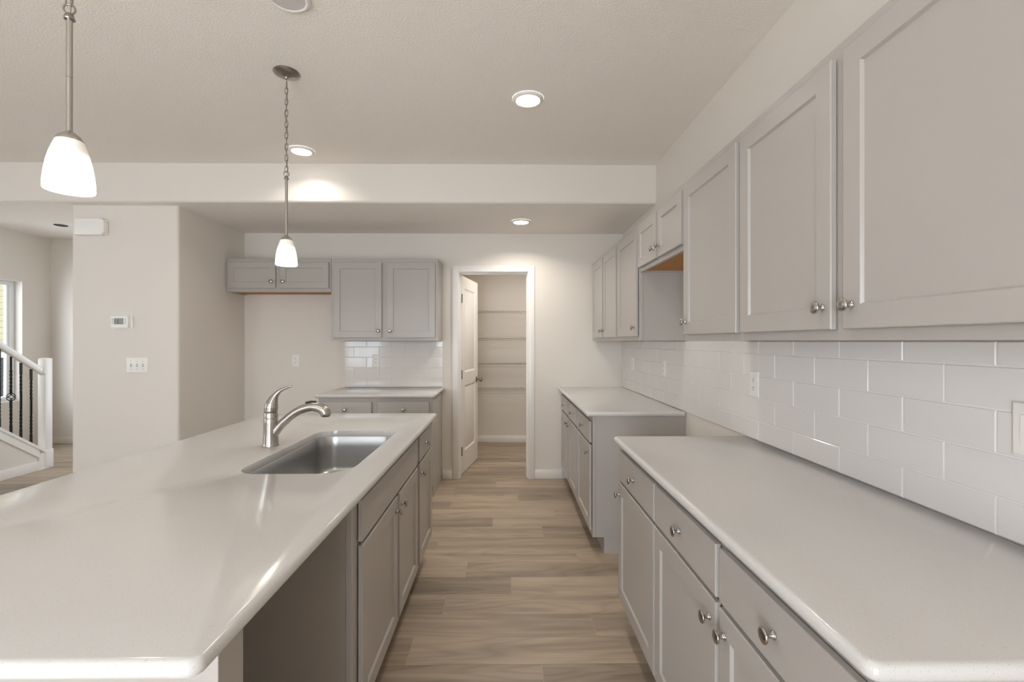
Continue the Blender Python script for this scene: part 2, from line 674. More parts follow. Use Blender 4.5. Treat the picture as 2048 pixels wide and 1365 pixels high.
# pantry door, hinged on the left and standing open into the pantry
def make_door():
    w, h, t = 0.668, 2.035, 0.035
    d = bpy.data.objects.new('door_1', None)
    COL.objects.link(d)
    d['kind'] = 'structure'
    d.location = (DX0 + JT + 0.010, YB + 0.127, 0.008)
    d.rotation_euler = (0, 0, math.radians(79.5))
    bm = bm_new()
    # slab with two moulded panels on each face; local x along width, faces at y = 0 (kitchen) and y = t... 
    add_box(bm, 0, w, 0.010, t - 0.010, 0, h)
    px0, px1 = 0.115, w - 0.115
    pans = [(0.215, 0.90), (1.035, h - 0.12)]
    for (ya, yb) in ((0.0, 0.0101), (t - 0.0101, t)):
        out = ya if ya == 0 else yb
        inn = yb if ya == 0 else ya
        # frame members around panels
        add_box(bm, 0, px0, ya, yb, 0, h)
        add_box(bm, px1, w, ya, yb, 0, h)
        add_box(bm, px0, px1, ya, yb, 0, pans[0][0])
        add_box(bm, px0, px1, ya, yb, pans[0][1], pans[1][0])
        add_box(bm, px0, px1, ya, yb, pans[1][1], h)
        for (z0, z1) in pans:
            # raised field with sloped edges
            m1, m2 = 0.018, 0.045
            loops = []
            for (m, y) in ((0.0, out), (m1, inn), (m1 + .004, inn), (m2, out + (0.002 if ya == 0 else -0.002))):
                loops.append([bm.verts.new(p) for p in ((px0 + m, y, z0 + m), (px1 - m, y, z0 + m), (px1 - m, y, z1 - m), (px0 + m, y, z1 - m))])
            fs = []
            for a, b in zip(loops, loops[1:]):
                for i in range(4):
                    j = (i + 1) % 4
                    q = (a[i], a[j], b[j], b[i]) if ya == 0 else (a[j], a[i], b[i], b[j])
                    fs.append(bm.faces.new(q))
            fs.append(bm.faces.new(loops[-1] if ya == 0 else loops[-1][::-1]))
    obj('door_panel', bm, WHITE, d, angle=25)
    # knobs on both faces
    bm = bm_new()
    prof = [(0.0, 0), (0.030, 0), (0.031, 0.004), (0.026, 0.009), (0.011, 0.013), (0.010, 0.030), (0.016, 0.036), (0.025, 0.043), (0.028, 0.053), (0.026, 0.062), (0.016, 0.069), (0, 0.071)]
    add_lathe(bm, prof, 28, Matrix.Translation((w - 0.062, 0, 0.925)) @ Matrix.Rotation(PI / 2, 4, 'X'))
    add_lathe(bm, prof, 28, Matrix.Translation((w - 0.062, t, 0.925)) @ Matrix.Rotation(-PI / 2, 4, 'X'))
    obj('door_knob', bm, BRONZE, d)
    for z in (0.235, 1.02, 1.80):
        bm = bm_new()
        add_box(bm, -0.0022, 0.0, 0.003, t - 0.003, z - 0.045, z + 0.045)
        for q in range(5):
            add_lathe(bm, [(0.0065, z - 0.045 + q * 0.018 + 0.0006), (0.0065, z - 0.045 + q * 0.018 + 0.0174)], 14, Matrix.Translation((-0.004, -0.005, 0)))
        for zz in (-0.03, 0.0, 0.03):
            add_lathe(bm, [(0.004, -.001), (0.004, 0.0012), (0, 0.0018)], 10, Matrix.Translation((-0.0022, t / 2, z + zz)) @ Matrix.Rotation(-PI / 2, 4, 'Y'))
        obj('hinge', bm, BRONZE, d)
    return d


make_door()

# ------------------------------------------------------------------ tile backsplashes


def tile_field(name, label, axis, plane, u0, u1, z0, z1, joints_a, joints_b, rows, tl, holes=()):
    """Running-bond tiles 9 mm thick on a wall. axis 'x': wall normal -x, u = y. axis 'y': normal -y, u = x."""
    bm = bm_new()
    g = 0.0016
    rr = random.Random(11)
    th = 0.009
    for i, (za, zb) in enumerate(rows):
        j0 = (joints_a, joints_b)[i % 2]
        n0 = int(math.floor((u0 - j0) / tl)) - 1
        n1 = int(math.ceil((u1 - j0) / tl)) + 1
        for n in range(n0, n1):
            a, b = max(u0, j0 + n * tl), min(u1, j0 + (n + 1) * tl)
            if b - a < 0.012:
                continue
            a += g
            b -= g
            z_0, z_1 = za + g, zb - g
            bv = 0.0022
            t1 = rr.uniform(-0.0004, 0.0004)
            t2 = rr.uniform(-0.0003, 0.0003)
            lo = [(a, z_0), (b, z_0), (b, z_1), (a, z_1)]
            li = [(a + bv, z_0 + bv), (b - bv, z_0 + bv), (b - bv, z_1 - bv), (a + bv, z_1 - bv)]

            def P(u, z, d):
                return (plane - d, u, z) if axis == 'x' else (u, plane - d, z)
            A = [bm.verts.new(P(u, z, 0.0006)) for u, z in lo]
            B = [bm.verts.new(P(u, z, th - 0.0018)) for u, z in lo]
            C = [bm.verts.new(P(u, z, th + t1 * (1 if q in (1, 2) else -1) + t2 * (1 if q > 1 else -1))) for q, (u, z) in enumerate(li)]
            fs = [bm.faces.new(C), bm.faces.new(A[::-1])]
            for X_, Y_ in ((A, B), (B, C)):
                for q in range(4):
                    s = (q + 1) % 4
                    fs.append(bm.faces.new((X_[q], X_[s], Y_[s], Y_[q])))
    bmesh.ops.recalc_face_normals(bm, faces=bm.faces[:])
    o = obj(name, bm, TILE, angle=20)
    # make sure the faces look into the room
    tag(o, label, 'backsplash')
    bm = bm_new()
    d = 0.0066
    if axis == 'x':
        add_box(bm, plane - d, plane - 0.0006, u0 + .001, u1 - .001, rows[-1][0] + .001, rows[0][1] - .001)
    else:
        add_box(bm, u0 + .001, u1 - .001, plane - d, plane - 0.0006, rows[-1][0] + .001, rows[0][1] - .001)
    obj('grout', bm, GROUT, o)
    return o


ROWS = [(1.3130, 1.372), (1.2105, 1.3130), (1.1080, 1.2105), (1.0055, 1.1080), (0.9145, 1.0055)]
TL = 0.2575
tile_field('tile_backsplash', 'long white running-bond tile backsplash along the right-hand wall', 'x', XR, 0.62, YB, 0.9145, 1.372, 2.110, 1.982, ROWS, TL)
tile_field('tile_backsplash', 'small glossy white tile backsplash on the back wall left of the pantry door', 'y', YB, -1.605, -0.630, 0.9145, 1.372, -1.384, -1.510, ROWS, 0.2500)

# ------------------------------------------------------------------ cabinets
knob_bm = bm_new()
add_lathe(knob_bm, [(0, 0), (0.0085, 0), (0.0092, 0.0015), (0.0085, 0.003), (0.0062, 0.004), (0.0055, 0.008), (0.0050, 0.012), (0.0062, 0.016), (0.0120, 0.0185), (0.0158, 0.0205), (0.0166, 0.0225), (0.0158, 0.0245), (0.0120, 0.0265), (0.0060, 0.0277), (0, 0.028)],
          28, Matrix.Rotation(PI / 2, 4, 'X'))
KNOB_MESH = bpy.data.meshes.new('knob')
bmesh.ops.recalc_face_normals(knob_bm, faces=knob_bm.faces[:])
knob_bm.to_mesh(KNOB_MESH)
knob_bm.free()
KNOB_MESH.shade_smooth()
KNOB_MESH.materials.append(KNOBM)
DT = 0.019     # door thickness


def knob(parent, x, z, y=-DT):
    o = bpy.data.objects.new('knob', KNOB_MESH)
    COL.objects.link(o)
    o.parent = parent
    o.location = (x, y, z)
    return o


def front_loops(bm, loops):
    rings = [[bm.verts.new(p) for p in lp] for lp in loops]
    for a, b in zip(rings, rings[1:]):
        for i in range(4):
            j = (i + 1) % 4
            bm.faces.new((a[i], a[j], b[j], b[i]))
    bm.faces.new(rings[0][::-1])
    bm.faces.new(rings[-1])


def rect(x0, x1, z0, z1, m, y):
    return [(x0 + m, y, z0 + m), (x1 - m, y, z0 + m), (x1 - m, y, z1 - m), (x0 + m, y, z1 - m)]


def front(parent, kind, x0, x1, z0, z1, kn=None):
    bm = bm_new()
    t, ev = DT, 0.0028
    lp = [rect(x0, x1, z0, z1, 0, -0.0042), rect(x0, x1, z0, z1, 0, -t + ev), rect(x0, x1, z0, z1, ev * 0.35, -t + ev * 0.35), rect(x0, x1, z0, z1, ev, -t)]
    if kind == 'door':
        s = 0.057 if (z1 - z0) > 0.35 else 0.052
        lp += [rect(x0, x1, z0, z1, s, -t), rect(x0, x1, z0, z1, s + 0.0015, -t + 0.0016), rect(x0, x1, z0, z1, s + 0.0045, -t + 0.0080)]
    front_loops(bm, lp)
    bmesh.ops.recalc_face_normals(bm, faces=bm.faces[:])
    o = obj('door' if kind == 'door' else 'drawer' if kind == 'drawer' else 'drawer_front', bm, CAB, parent, angle=28)
    if kn:
        knob(o, kn[0], kn[1])
    return o


def cabinet(name, label, cat, loc, rotz, width, depth, z0, z1, fronts, toe=False, underside=False, hollow=False, group=None, side_in=(0.003, 0.003)):
    """Local x along the width, front at y = 0, depth towards +y."""
    root = thing(name, label, cat, loc, rotz, group)
    bm = bm_new()
    zb = z0
    if toe:
        zb = 0.105
        add_box(bm, side_in[0], width - side_in[1], 0.075, depth, 0.0, 0.1045)
    if hollow:
        add_box(bm, side_in[0], side_in[0] + 0.016, 0.019, depth, zb, z1)
        add_box(bm, width - side_in[1] - 0.016, width - side_in[1], 0.019, depth, zb, z1)
        add_box(bm, side_in[0] + 0.016, width - side_in[1] - 0.016, 0.019, depth, zb, zb + 0.016)
        add_box(bm, side_in[0] + 0.016, width - side_in[1] - 0.016, depth - 0.008, depth, zb + 0.016, z1)
    elif underside:
        add_box(bm, side_in[0], width - side_in[1], 0.019, depth, zb + 0.022, z1)
        add_box(bm, side_in[0], side_in[0] + 0.016, 0.019, depth, zb, zb + 0.022)
        add_box(bm, width - side_in[1] - 0.016, width - side_in[1], 0.019, depth, zb, zb + 0.022)
    else:
        add_box(bm, side_in[0], width - side_in[1], 0.019, depth, zb, z1)
    add_box(bm, 0, width, 0, 0.0195, zb, z1, 0.0012, 1)
    obj('body', bm, CAB, root, angle=28)
    if underside:
        bm = bm_new()
        add_box(bm, side_in[0] + 0.017, width - side_in[1] - 0.017, 0.020, depth - 0.001, zb + 0.008, zb + 0.0215)
        u = obj('bottom_panel', bm, WOODU, root)
        u['label'] = 'unpainted orange-brown wood underside'
    for f in fronts:
        front(root, *f)
    return root


R = -PI / 2          # faces -x: local x runs towards the camera
CT = 0.884           # top of base cabinets
ZD0, ZD1 = 0.714, 0.850     # drawers
ZB0, ZB1 = 0.150, 0.700     # base doors
XF = 0.555           # front plane of right base cabinets
BD = XR - XF - 0.001


def base_fronts(spans, knobs, drawer_knobs=True):
    out = []
    for (a, b), k in zip(spans, knobs):
        out.append(('drawer', a, b, ZD0, ZD1, ((a + b) / 2, (ZD0 + ZD1) / 2)))
        kx = a + 0.032 if k == 'a' else b - 0.032
        out.append(('door', a, b, ZB0, ZB1, (kx, ZB1 - 0.055)))
    return out


# right wall, near run: y from 2.235 (far) to 0.670
cabinet('base_cabinet', 'single-door grey base cabinet at the range-gap end of the near right counter', 'cabinet', (XF, 2.237, 0), R, 0.552, BD, 0, CT,
        base_fronts([(0.012, 0.545)], ['a']), toe=True)
cabinet('base_cabinet', 'two-door grey base cabinet under the near end of the right counter, closest to the viewer', 'cabinet', (XF, 1.684, 0), R, 1.014, BD, 0, CT,
        base_fronts([(0.004, 0.496), (0.516, 1.002)], ['b', 'a']), toe=True)
# right wall, far run: y from 4.628 to 2.985
cabinet('base_cabinet', 'two-door grey base cabinet in the far right corner beside the pantry wall', 'cabinet', (XF, 4.612, 0), R, 1.060, BD, 0, CT,
        base_fronts([(0.055, 0.540), (0.600, 1.040)], ['b', 'a']), toe=True)
cabinet('base_cabinet', 'single-door grey base cabinet with bare side panel facing the empty range gap', 'cabinet', (XF, 3.551, 0), R, 0.560, BD, 0, CT,
        base_fronts([(0.024, 0.545)], ['b']), toe=True)

# upper cabinets on the right wall
XU = 0.855
UD = XR - XU - 0.001
UZ0, UZ1, UD0, UD1 = 1.3735, 2.135, 1.402, 2.098


def upper_fronts(spans, knobs, z0=UD0, z1=UD1):
    out = []
    for (a, b), k in zip(spans, knobs):
        kx = a + 0.030 if k == 'a' else b - 0.030
        out.append(('door', a, b, z0, z1, (kx, z0 + 0.058)))
    return out


cabinet('upper_cabinet', 'single-door grey wall cabinet right of the small over-range cabinet', 'cabinet', (XU, 2.214, 0), R, 0.539, UD, UZ0, UZ1,
        upper_fronts([(0.024, 0.526)], ['a']))
cabinet('upper_cabinet', 'large two-door grey wall cabinet nearest the viewer, at upper right', 'cabinet', (XU, 1.674, 0), R, 1.024, UD, UZ0, UZ1,
        upper_fronts([(0.014, 0.484), (0.526, 1.010)], ['b', 'a']))
cabinet('over_range_cabinet', 'short two-door grey cabinet above the empty range gap, brown wood underside', 'cabinet', (XU, 2.966, 0), R, 0.751, UD, 1.812, UZ1,
        [('door', 0.012, 0.366, 1.838, UD1, (0.336, 1.896)), ('door', 0.396, 0.742, 1.838, UD1, (0.426, 1.896))], underside=True)
cabinet('upper_cabinet', 'single-door grey wall cabinet with side panel showing beside the range gap', 'cabinet', (XU, 3.530, 0), R, 0.563, UD, UZ0, UZ1,
        upper_fronts([(0.026, 0.532)], ['b']))
cabinet('upper_cabinet', 'narrow-looking two-door grey wall cabinet in the far right corner', 'cabinet', (XU, 4.612, 0), R, 1.081, UD, UZ0, UZ1,
        upper_fronts([(0.110, 0.556), (0.598, 1.060)], ['b', 'a']))

# back wall cabinets
YU = YB - 0.305
UDB = 0.304
cabinet('upper_cabinet', 'two-door grey wall cabinet above the glossy tile left of the pantry door', 'cabinet', (-1.622, YU, 0), 0, 0.986, UDB, UZ0, UZ1,
        [('door', 0.026, 0.469, UD0, UD1, (0.439, UD0 + 0.063)), ('door', 0.517, 0.961, UD0, UD1, (0.547, UD0 + 0.063))])
cabinet('refrigerator_cabinet', 'short two-door grey wall cabinet above the empty refrigerator alcove', 'cabinet', (-2.589, YU, 0), 0, 0.965, UDB, 1.825, UZ1,
        [('door', 0.022, 0.460, 1.860, UD1, (0.427, 1.920)), ('door', 0.503, 0.948, 1.860, UD1, (0.533, 1.920))], underside=True)
YBF = 4.02
cabinet('base_cabinet', 'two-drawer grey base cabinet against the back wall, mostly hidden behind the island', 'cabinet', (-1.618, YBF, 0), 0, 0.980, YB - YBF - 0.001, 0, CT,
        [('drawer', 0.006, 0.461, ZD0, ZD1, (0.233, 0.782)), ('drawer', 0.512, 0.953, ZD0, ZD1, (0.733, 0.782)),
         ('door', 0.006, 0.461, ZB0, ZB1, (0.431, 0.645)), ('door', 0.512, 0.953, ZB0, ZB1, (0.542, 0.645))], toe=True)

# ------------------------------------------------------------------ countertops


def rrect(x0, x1, y0, y1, rad, inset=0.0, seg=8):
    """Closed outline, counter-clockwise; rad = radii at (x0y0, x1y0, x1y1, x0y1)."""
    pts = []
    cs = [(x0, y0, 1, 1, PI), (x1, y0, -1, 1, 1.5 * PI), (x1, y1, -1, -1, 0), (x0, y1, 1, -1, 0.5 * PI)]
    for (cx, cy, sx, sy, a0), rr in zip(cs, rad):
        rr_ = max(rr - inset, 0.0005)
        ox, oy = cx + sx * (inset + rr_), cy + sy * (inset + rr_)
        for k in range(seg + 1):
            a = a0 + PI / 2 * k / seg
            pts.append((ox + rr_ * math.cos(a), oy + rr_ * math.sin(a)))
    return pts


def ring_faces(bm, A, B):
    n = len(A)
    return [bm.faces.new((A[i], A[(i + 1) % n], B[(i + 1) % n], B[i])) for i in range(n)]


def countertop(name, label, x0, x1, y0, y1, rad, edge=(1, 1, 1, 1), hole=None, z1=0.914, th=0.0295, rb=0.0125):
    """edge flags (x0,y0,x1,y1): 1 where the edge is rounded, 0 where it meets a wall."""
    bm = bm_new()
    prof = []
    for k in range(5):
        a = PI / 2 * k / 4
        prof.append((rb - rb * math.sin(a), z1 - rb + rb * math.cos(a)))
    prof = prof[:]                                    # top: inset rb -> 0
    low = [(p[0], 2 * (z1 - th / 2) - p[1]) for p in prof[::-1]]
    prof = prof + low
    rings = []
    for ins, z in prof:
        pts = rrect(x0 + ins * edge[0], x1 - ins * edge[2], y0 + ins * edge[1], y1 - ins * edge[3], [max(q - ins, 0.0006) for q in rad], 0)
        rings.append([bm.verts.new((p[0], p[1], z)) for p in pts])
    for a, b in zip(rings, rings[1:]):
        ring_faces(bm, a, b)
    if hole is None:
        bm.faces.new(rings[0])
        bm.faces.new(rings[-1][::-1])
    else:
        hx0, hx1, hy0, hy1, hr = hole
        rh = []
        for ins, z in ((-0.002, z1), (-0.0006, z1 - 0.0006), (0, z1 - 0.002), (0, z1 - th)):
            rh.append([bm.verts.new((p[0], p[1], z)) for p in rrect(hx0 + ins, hx1 - ins, hy0 + ins, hy1 - ins, [q - ins for q in hr], 0, 10)])
        for a, b in zip(rh, rh[1:]):
            ring_faces(bm, a, b)
        for A, B in ((rings[0], rh[0]), (rings[-1], rh[-1])):
            es = []
            for L in (A, B):
                for i in range(len(L)):
                    es.append(bm.edges.get((L[i], L[(i + 1) % len(L)])))
            bmesh.ops.triangle_fill(bm, edges=es, use_beauty=True)
    bmesh.ops.recalc_face_normals(bm, faces=bm.faces[:])
    o = obj(name, bm, QUARTZ, angle=50)
    return tag(o, label, 'countertop')


IX0, IX1, IY0, IY1 = -1.512, -0.440, 0.668, 2.965
SX0, SX1, SY0, SY1 = -0.948, -0.552, 1.612, 2.395
SR = (0.085, 0.110, 0.085, 0.085)
countertop('countertop', 'pale speckled quartz island countertop with a sink cut-out', IX0, IX1, IY0, IY1, (0.03, 0.022, 0.022, 0.03), hole=(SX0, SX1, SY0, SY1, SR))
countertop('countertop', 'pale quartz countertop running along the right wall nearest the viewer', 0.513, XR - 0.0095, 0.648, 2.238, (0.022, 0.002, 0.002, 0.022), edge=(1, 1, 0, 1))
countertop('countertop', 'pale quartz countertop in the far right corner beyond the range gap', 0.513, XR - 0.0095, 2.978, YB - 0.001, (0.012, 0.002, 0.002, 0.002), edge=(1, 1, 0, 0))
countertop('countertop', 'small pale quartz countertop on the back wall behind the faucet', -1.640, -0.616, 3.985, YB - 0.0095, (0.012, 0.012, 0.002, 0.002), edge=(1, 1, 1, 0))

# ------------------------------------------------------------------ island cabinets
L_ = PI / 2          # faces +x: local x runs away from the camera
XI = -0.490
ID = 0.600
cabinet('sink_cabinet', 'grey sink base cabinet with a plain false drawer front, under the sink', 'cabinet', (XI, 1.478, 0), L_, 1.012, ID, 0, CT,
        [('panel', 0.052, 0.998, ZD0, ZD1), ('door', 0.052, 0.544, ZB0, ZB1, (0.512, 0.645)), ('door', 0.580, 0.998, ZB0, ZB1, (0.612, 0.645))], toe=True, hollow=True)
cabinet('island_cabinet', 'narrow grey island cabinet with one drawer and one door, at the pantry end', 'cabinet', (XI, 2.491, 0), L_, 0.462, ID, 0, CT,
        [('drawer', 0.044, 0.452, ZD0, ZD1, (0.215, 0.782)), ('door', 0.044, 0.452, ZB0, ZB1, (0.076, 0.645))], toe=True)
bm = bm_new()
add_box(bm, -1.100, XI - 0.002, 0.800, 0.876, 0, CT, 0.0015, 1)
o = obj('island_end_panel', bm, CAB)
tag(o, 'grey end panel of the island beside the dishwasher gap, below the near counter edge', 'panel')
bm = bm_new()
add_box(bm, XI - 0.024, XI, 0.796, 0.7998, 0, CT, 0.001, 1)
obj('corner_stile', bm, CAB, o)
bm = bm_new()
add_box(bm, -1.118, -1.1005, 0.800, 2.953, 0, CT, 0.0015, 1)
tag(obj('island_back_panel', bm, CAB), 'grey back panel closing the seating side of the island', 'panel')

# ------------------------------------------------------------------ sink and faucet
sink = thing('sink', 'stainless steel undermount sink set in the island countertop', 'sink', ((SX0 + SX1) / 2, (SY0 + SY1) / 2, 0.70))
bm = bm_new()
hx, hy = (SX1 - SX0) / 2, (SY1 - SY0) / 2


def sloop(ins, z):
    return [bm.verts.new((p[0], p[1], z)) for p in rrect(-hx + ins, hx - ins, -hy + ins, hy - ins, [max(q - ins, 0.012) for q in SR], 0, 12)]


TOPZ = 0.8842 - 0.70
rings = [sloop(-0.014, TOPZ), sloop(0.002, TOPZ - 0.0002), sloop(0.0035, TOPZ - 0.003)]
for k in range(0, 4):
    rings.append(sloop(0.004 + 0.004 * k / 3, TOPZ - 0.004 - (TOPZ - 0.034) * k / 3))
for k in range(1, 7):
    a = PI / 2 * k / 6
    rings.append(sloop(0.008 + 0.030 * (1 - math.cos(a)), 0.030 - 0.030 * math.sin(a)))
rings.append(sloop(0.12, -0.003))
for a, b in zip(rings, rings[1:]):
    ring_faces(bm, a, b)
bm.faces.new(rings[-1])
bmesh.ops.recalc_face_normals(bm, faces=bm.faces[:])
obj('basin', bm, STEEL, sink, angle=60)
bm = bm_new()
add_lathe(bm, [(0.056, -0.0025), (0.056, 0.0005), (0.048, 0.001), (0.040, -0.001), (0.012, -0.0012), (0.012, 0.006), (0, 0.007)], 32, Matrix.Translation((0, 0.05, 0)), capped=False)
obj('drain', bm, NICKEL, sink)

fx, fy, fz = -1.030, 2.045, 0.9145
fau = thing('faucet', 'brushed nickel single-handle pull-out faucet standing behind the sink', 'faucet', (fx, fy, fz))
bm = bm_new()
add_lathe(bm, [(0, 0), (0.0335, 0), (0.0335, 0.003), (0.0325, 0.005), (0.0315, 0.012), (0.0300, 0.050), (0.0285, 0.100), (0.0280, 0.121), (0.0272, 0.1225), (0.0285, 0.1235), (0.0282, 0.143), (0.0268, 0.146), (0.010, 0.1465), (0, 0.1465)], 40)
obj('faucet_body', bm, NICKEL, fau)
bm = bm_new()
pp, rr_ = smooth_path([(-0.004, 0, 0.030), (0.016, 0, 0.058), (0.045, 0, 0.092), (0.078, 0, 0.1225), (0.105, 0, 0.143), (0.135, 0, 0.1585), (0.170, 0, 0.1685), (0.192, 0, 0.1690)],
                      [0.022, 0.0215, 0.0185, 0.0178, 0.0178, 0.0182, 0.0192, 0.0200], 7)
add_tube(bm, pp, rr_, 24)
obj('spout', bm, NICKEL, fau, angle=60)
bm = bm_new()
pp, rr_ = smooth_path([(0.186, 0, 0.1692), (0.204, 0, 0.1665), (0.222, 0, 0.160), (0.234, 0, 0.150), (0.2375, 0, 0.138), (0.2375, 0, 0.130)],
                      [0.0199, 0.0212, 0.0228, 0.0238, 0.0232, 0.0212], 6)
add_tube(bm, pp, rr_, 24)
obj('spray_head', bm, NICKEL, fau, angle=60)
bm = bm_new()
add_lathe(bm, [(0.0165, 0), (0.0175, 0.002), (0.0175, 0.004)], 24, Matrix.Translation((0.2378, 0, 0.1262)))
o = obj('spray_nozzle', bm, SLOT, fau)
o['label'] = 'dark spray face'
bm = bm_new()
pp, rr_ = smooth_path([(0.152, 0, 0.1865), (0.175, 0, 0.1905), (0.197, 0, 0.1905)], [0.005, 0.0062, 0.005], 5)
add_tube(bm, pp, rr_, 12)
o = obj('spray_button', bm, SLOT, fau, angle=60)
o['label'] = 'black rocker button'
bm = bm_new()
pp, rr_ = smooth_path([(0.0, 0, 0.1475), (0.0, 0, 0.153), (0.0015, 0, 0.170), (0.005, 0, 0.186), (0.012, 0, 0.205), (0.022, 0, 0.222), (0.038, 0, 0.238), (0.058, 0, 0.249), (0.078, 0, 0.257), (0.090, 0, 0.2615)],
                      [0.0265, 0.0275, 0.0275, 0.0245, 0.0185, 0.0125, 0.0088, 0.0068, 0.0056, 0.0042], 6)
add_tube(bm, pp, rr_, 24)
obj('lever_handle', bm, NICKEL, fau, angle=60)

# ------------------------------------------------------------------ pendants
link_bm = bm_new()
lp = []
for k in range(20):
    a = 2 * PI * k / 20
    lp.append((0.0068 * math.cos(a), 0, 0.0115 * math.sin(a) + (0.0065 if math.sin(a) > 0 else -0.0065)))
add_tube(link_bm, lp, 0.0017, 8, closed=True)
LINK = bpy.data.meshes.new('chain_link')
link_bm.to_mesh(LINK)
link_bm.free()
LINK.shade_smooth()
LINK.materials.append(BRONZE)


def pendant(label, x, y):
    ZS = 1.757
    p = thing('pendant_light', label, 'pendant light', (x, y, ZS), 0, 'pendant lights above the island')
    bm = bm_new()
    zc = H9 - ZS - 0.0005
    add_lathe(bm, [(0.0, zc), (0.062, zc), (0.063, zc - 0.004), (0.060, zc - 0.008), (0.040, zc - 0.016), (0.016, zc - 0.022), (0.010, zc - 0.026), (0.007, zc - 0.034), (0, zc - 0.035)], 40)
    obj('canopy', bm, BRONZE, p, recalc=True)
    ztop = 0.470                      # ring at the top of the rod
    bm = bm_new()
    add_lathe(bm, [(0, 0.140), (0.0068, 0.140), (0.0068, 0.290), (0.0062, 0.2905), (0.0068, 0.291), (0.0068, 0.445), (0, 0.445)], 20)
    obj('rod', bm, NICKEL, p)
    bm = bm_new()
    add_lathe(bm, [(0, 0.438), (0.011, 0.438), (0.0125, 0.441), (0.011, 0.444), (0.0085, 0.452), (0.004, 0.456), (0, 0.457)], 20)
    tl_ = [(0.0115 * math.cos(2 * PI * k / 24), 0.004 * math.cos(2 * PI * k / 24), ztop - 0.004 + 0.0125 * math.sin(2 * PI * k / 24)) for k in range(24)]
    add_tube(bm, tl_, 0.0023, 8, closed=True)
    obj('loop', bm, BRONZE, p)
    # chain
    z = ztop + 0.019
    n = 0
    while z + 0.012 < zc - 0.026:
        o = bpy.data.objects.new('chain_link', LINK)
        COL.objects.link(o)
        o.parent = p
        o.location = (0, 0, z + 0.0005)
        o.rotation_euler = (0, 0.06 * (-1) ** n, (0.35 if n % 2 == 0 else 0.35 + PI / 2))
        z += 0.0285
        n += 1
    bm = bm_new()
    pp_, _ = smooth_path([(0.002, 0.001, 0.455), (0.006, -0.003, 0.52), (-0.005, 0.003, 0.60), (0.005, 0.003, 0.68), (-0.004, -0.003, 0.76), (0.004, 0.002, 0.86), (0.001, 0, zc - 0.030)], [1] * 7, 6)
    add_tube(bm, pp_, 0.0013, 6)
    o = obj('cord', bm, BRONZE, p)
    bm = bm_new()
    add_lathe(bm, [(0, 0.152), (0.0085, 0.152), (0.0110, 0.149), (0.0225, 0.140), (0.0275, 0.131), (0.0278, 0.126), (0, 0.126)], 32)
    obj('socket_cap', bm, NICKEL, p)
    bm = bm_new()
    out = [(0.0268, 0.1295), (0.0295, 0.124), (0.0335, 0.113), (0.0395, 0.094), (0.0450, 0.070), (0.0490, 0.043), (0.0515, 0.018), (0.0518, 0.004), (0.0505, 0.0)]
    inn = [(0.0480, 0.003), (0.0482, 0.018), (0.0458, 0.043), (0.0418, 0.070), (0.0362, 0.094), (0.0302, 0.113), (0.024, 0.124)]
    add_lathe(bm, out + inn, 40, capped=False)
    obj('shade', bm, OPAL, p, angle=60)
    bm = bm_new()
    add_lathe(bm, [(0, 0.028), (0.012, 0.030), (0.022, 0.040), (0.026, 0.054), (0.022, 0.072), (0.013, 0.086), (0.012, 0.118), (0, 0.118)], 24)
    obj('bulb', bm, LENS, p)
    d = bpy.data.lights.new('pendant_glow', 'POINT')
    d.energy = 0.9
    d.color = (1.0, 0.90, 0.76)
    d.shadow_soft_size = 0.03
    g = bpy.data.objects.new('pendant_glow', d)
    COL.objects.link(g)
    g.location = (x, y, ZS - 0.04)
    return p


pendant('brushed nickel pendant with opal glass shade hanging over the near end of the island', -1.120, 1.205)
pendant('smaller-looking nickel pendant on a long chain hanging over the sink end of the island', -1.120, 2.380)

# ------------------------------------------------------------------ downlights


def downlight(label, x, y, z, lit=True, watts=3.6, spread=2.1, group='round ceiling downlights'):
    p = thing('recessed_light', label, 'ceiling light', (x, y, z - 0.0005), 0, group)
    bm = bm_new()
    add_lathe(bm, [(0.066, -0.010), (0.070, -0.0135), (0.075, -0.0135), (0.083, -0.009), (0.088, -0.003), (0.0885, 0.0)], 48, capped=False)
    obj('trim_ring', bm, WHITE, p, angle=60, recalc=True)
    bm = bm_new()
    add_lathe(bm, [(0, -0.0108), (0.0675, -0.0105), (0.0675, -0.001), (0, -0.001)], 40)
    obj('lens', bm, LENS if lit else LENS_OFF, p)
    if lit:
        area('downlight_beam', (x, y, z - 0.017), (0, 0, 0), 0.12, 0.12, watts, (1.0, 0.93, 0.83), spread, 'DISK')
    return p


downlight('lit round downlight alone in the middle of the kitchen ceiling', 0.121, 2.625, H9)
downlight('lit round downlight behind the far pendant chain, by the ceiling beam', -1.470, 3.352, H9, watts=2.6, spread=2.3)
downlight('lit round downlight in the lower ceiling near the pantry door', 0.129, 4.146, H8, watts=5.6, spread=2.5)
downlight('unseen added fill downlight in the kitchen ceiling above the near ends of both counters', 0.121, 1.10, H9, watts=1.1)  # out-of-view lamp added to lift the near counters
downlight('unlit round downlight with grey lens at the top edge of the photo', -0.868, 1.852, H9, lit=False)
p = thing('recessed_light', 'unlit dark recessed can in the hall ceiling beyond the stairs', 'ceiling light', (-5.23, 5.52, H9 - 0.0005), 0)
bm = bm_new()
add_lathe(bm, [(0.062, -0.003), (0.070, -0.009), (0.088, -0.006), (0.092, 0.0)], 40, capped=False)
obj('trim_ring', bm, WHITE, p, angle=60)
bm = bm_new()
add_lathe(bm, [(0, -0.0015), (0.063, -0.0015), (0.063, -0.012), (0.060, -0.013), (0.030, -0.004), (0, -0.003)], 32)
obj('baffle', bm, SLOT, p)

# ------------------------------------------------------------------ plates on the walls


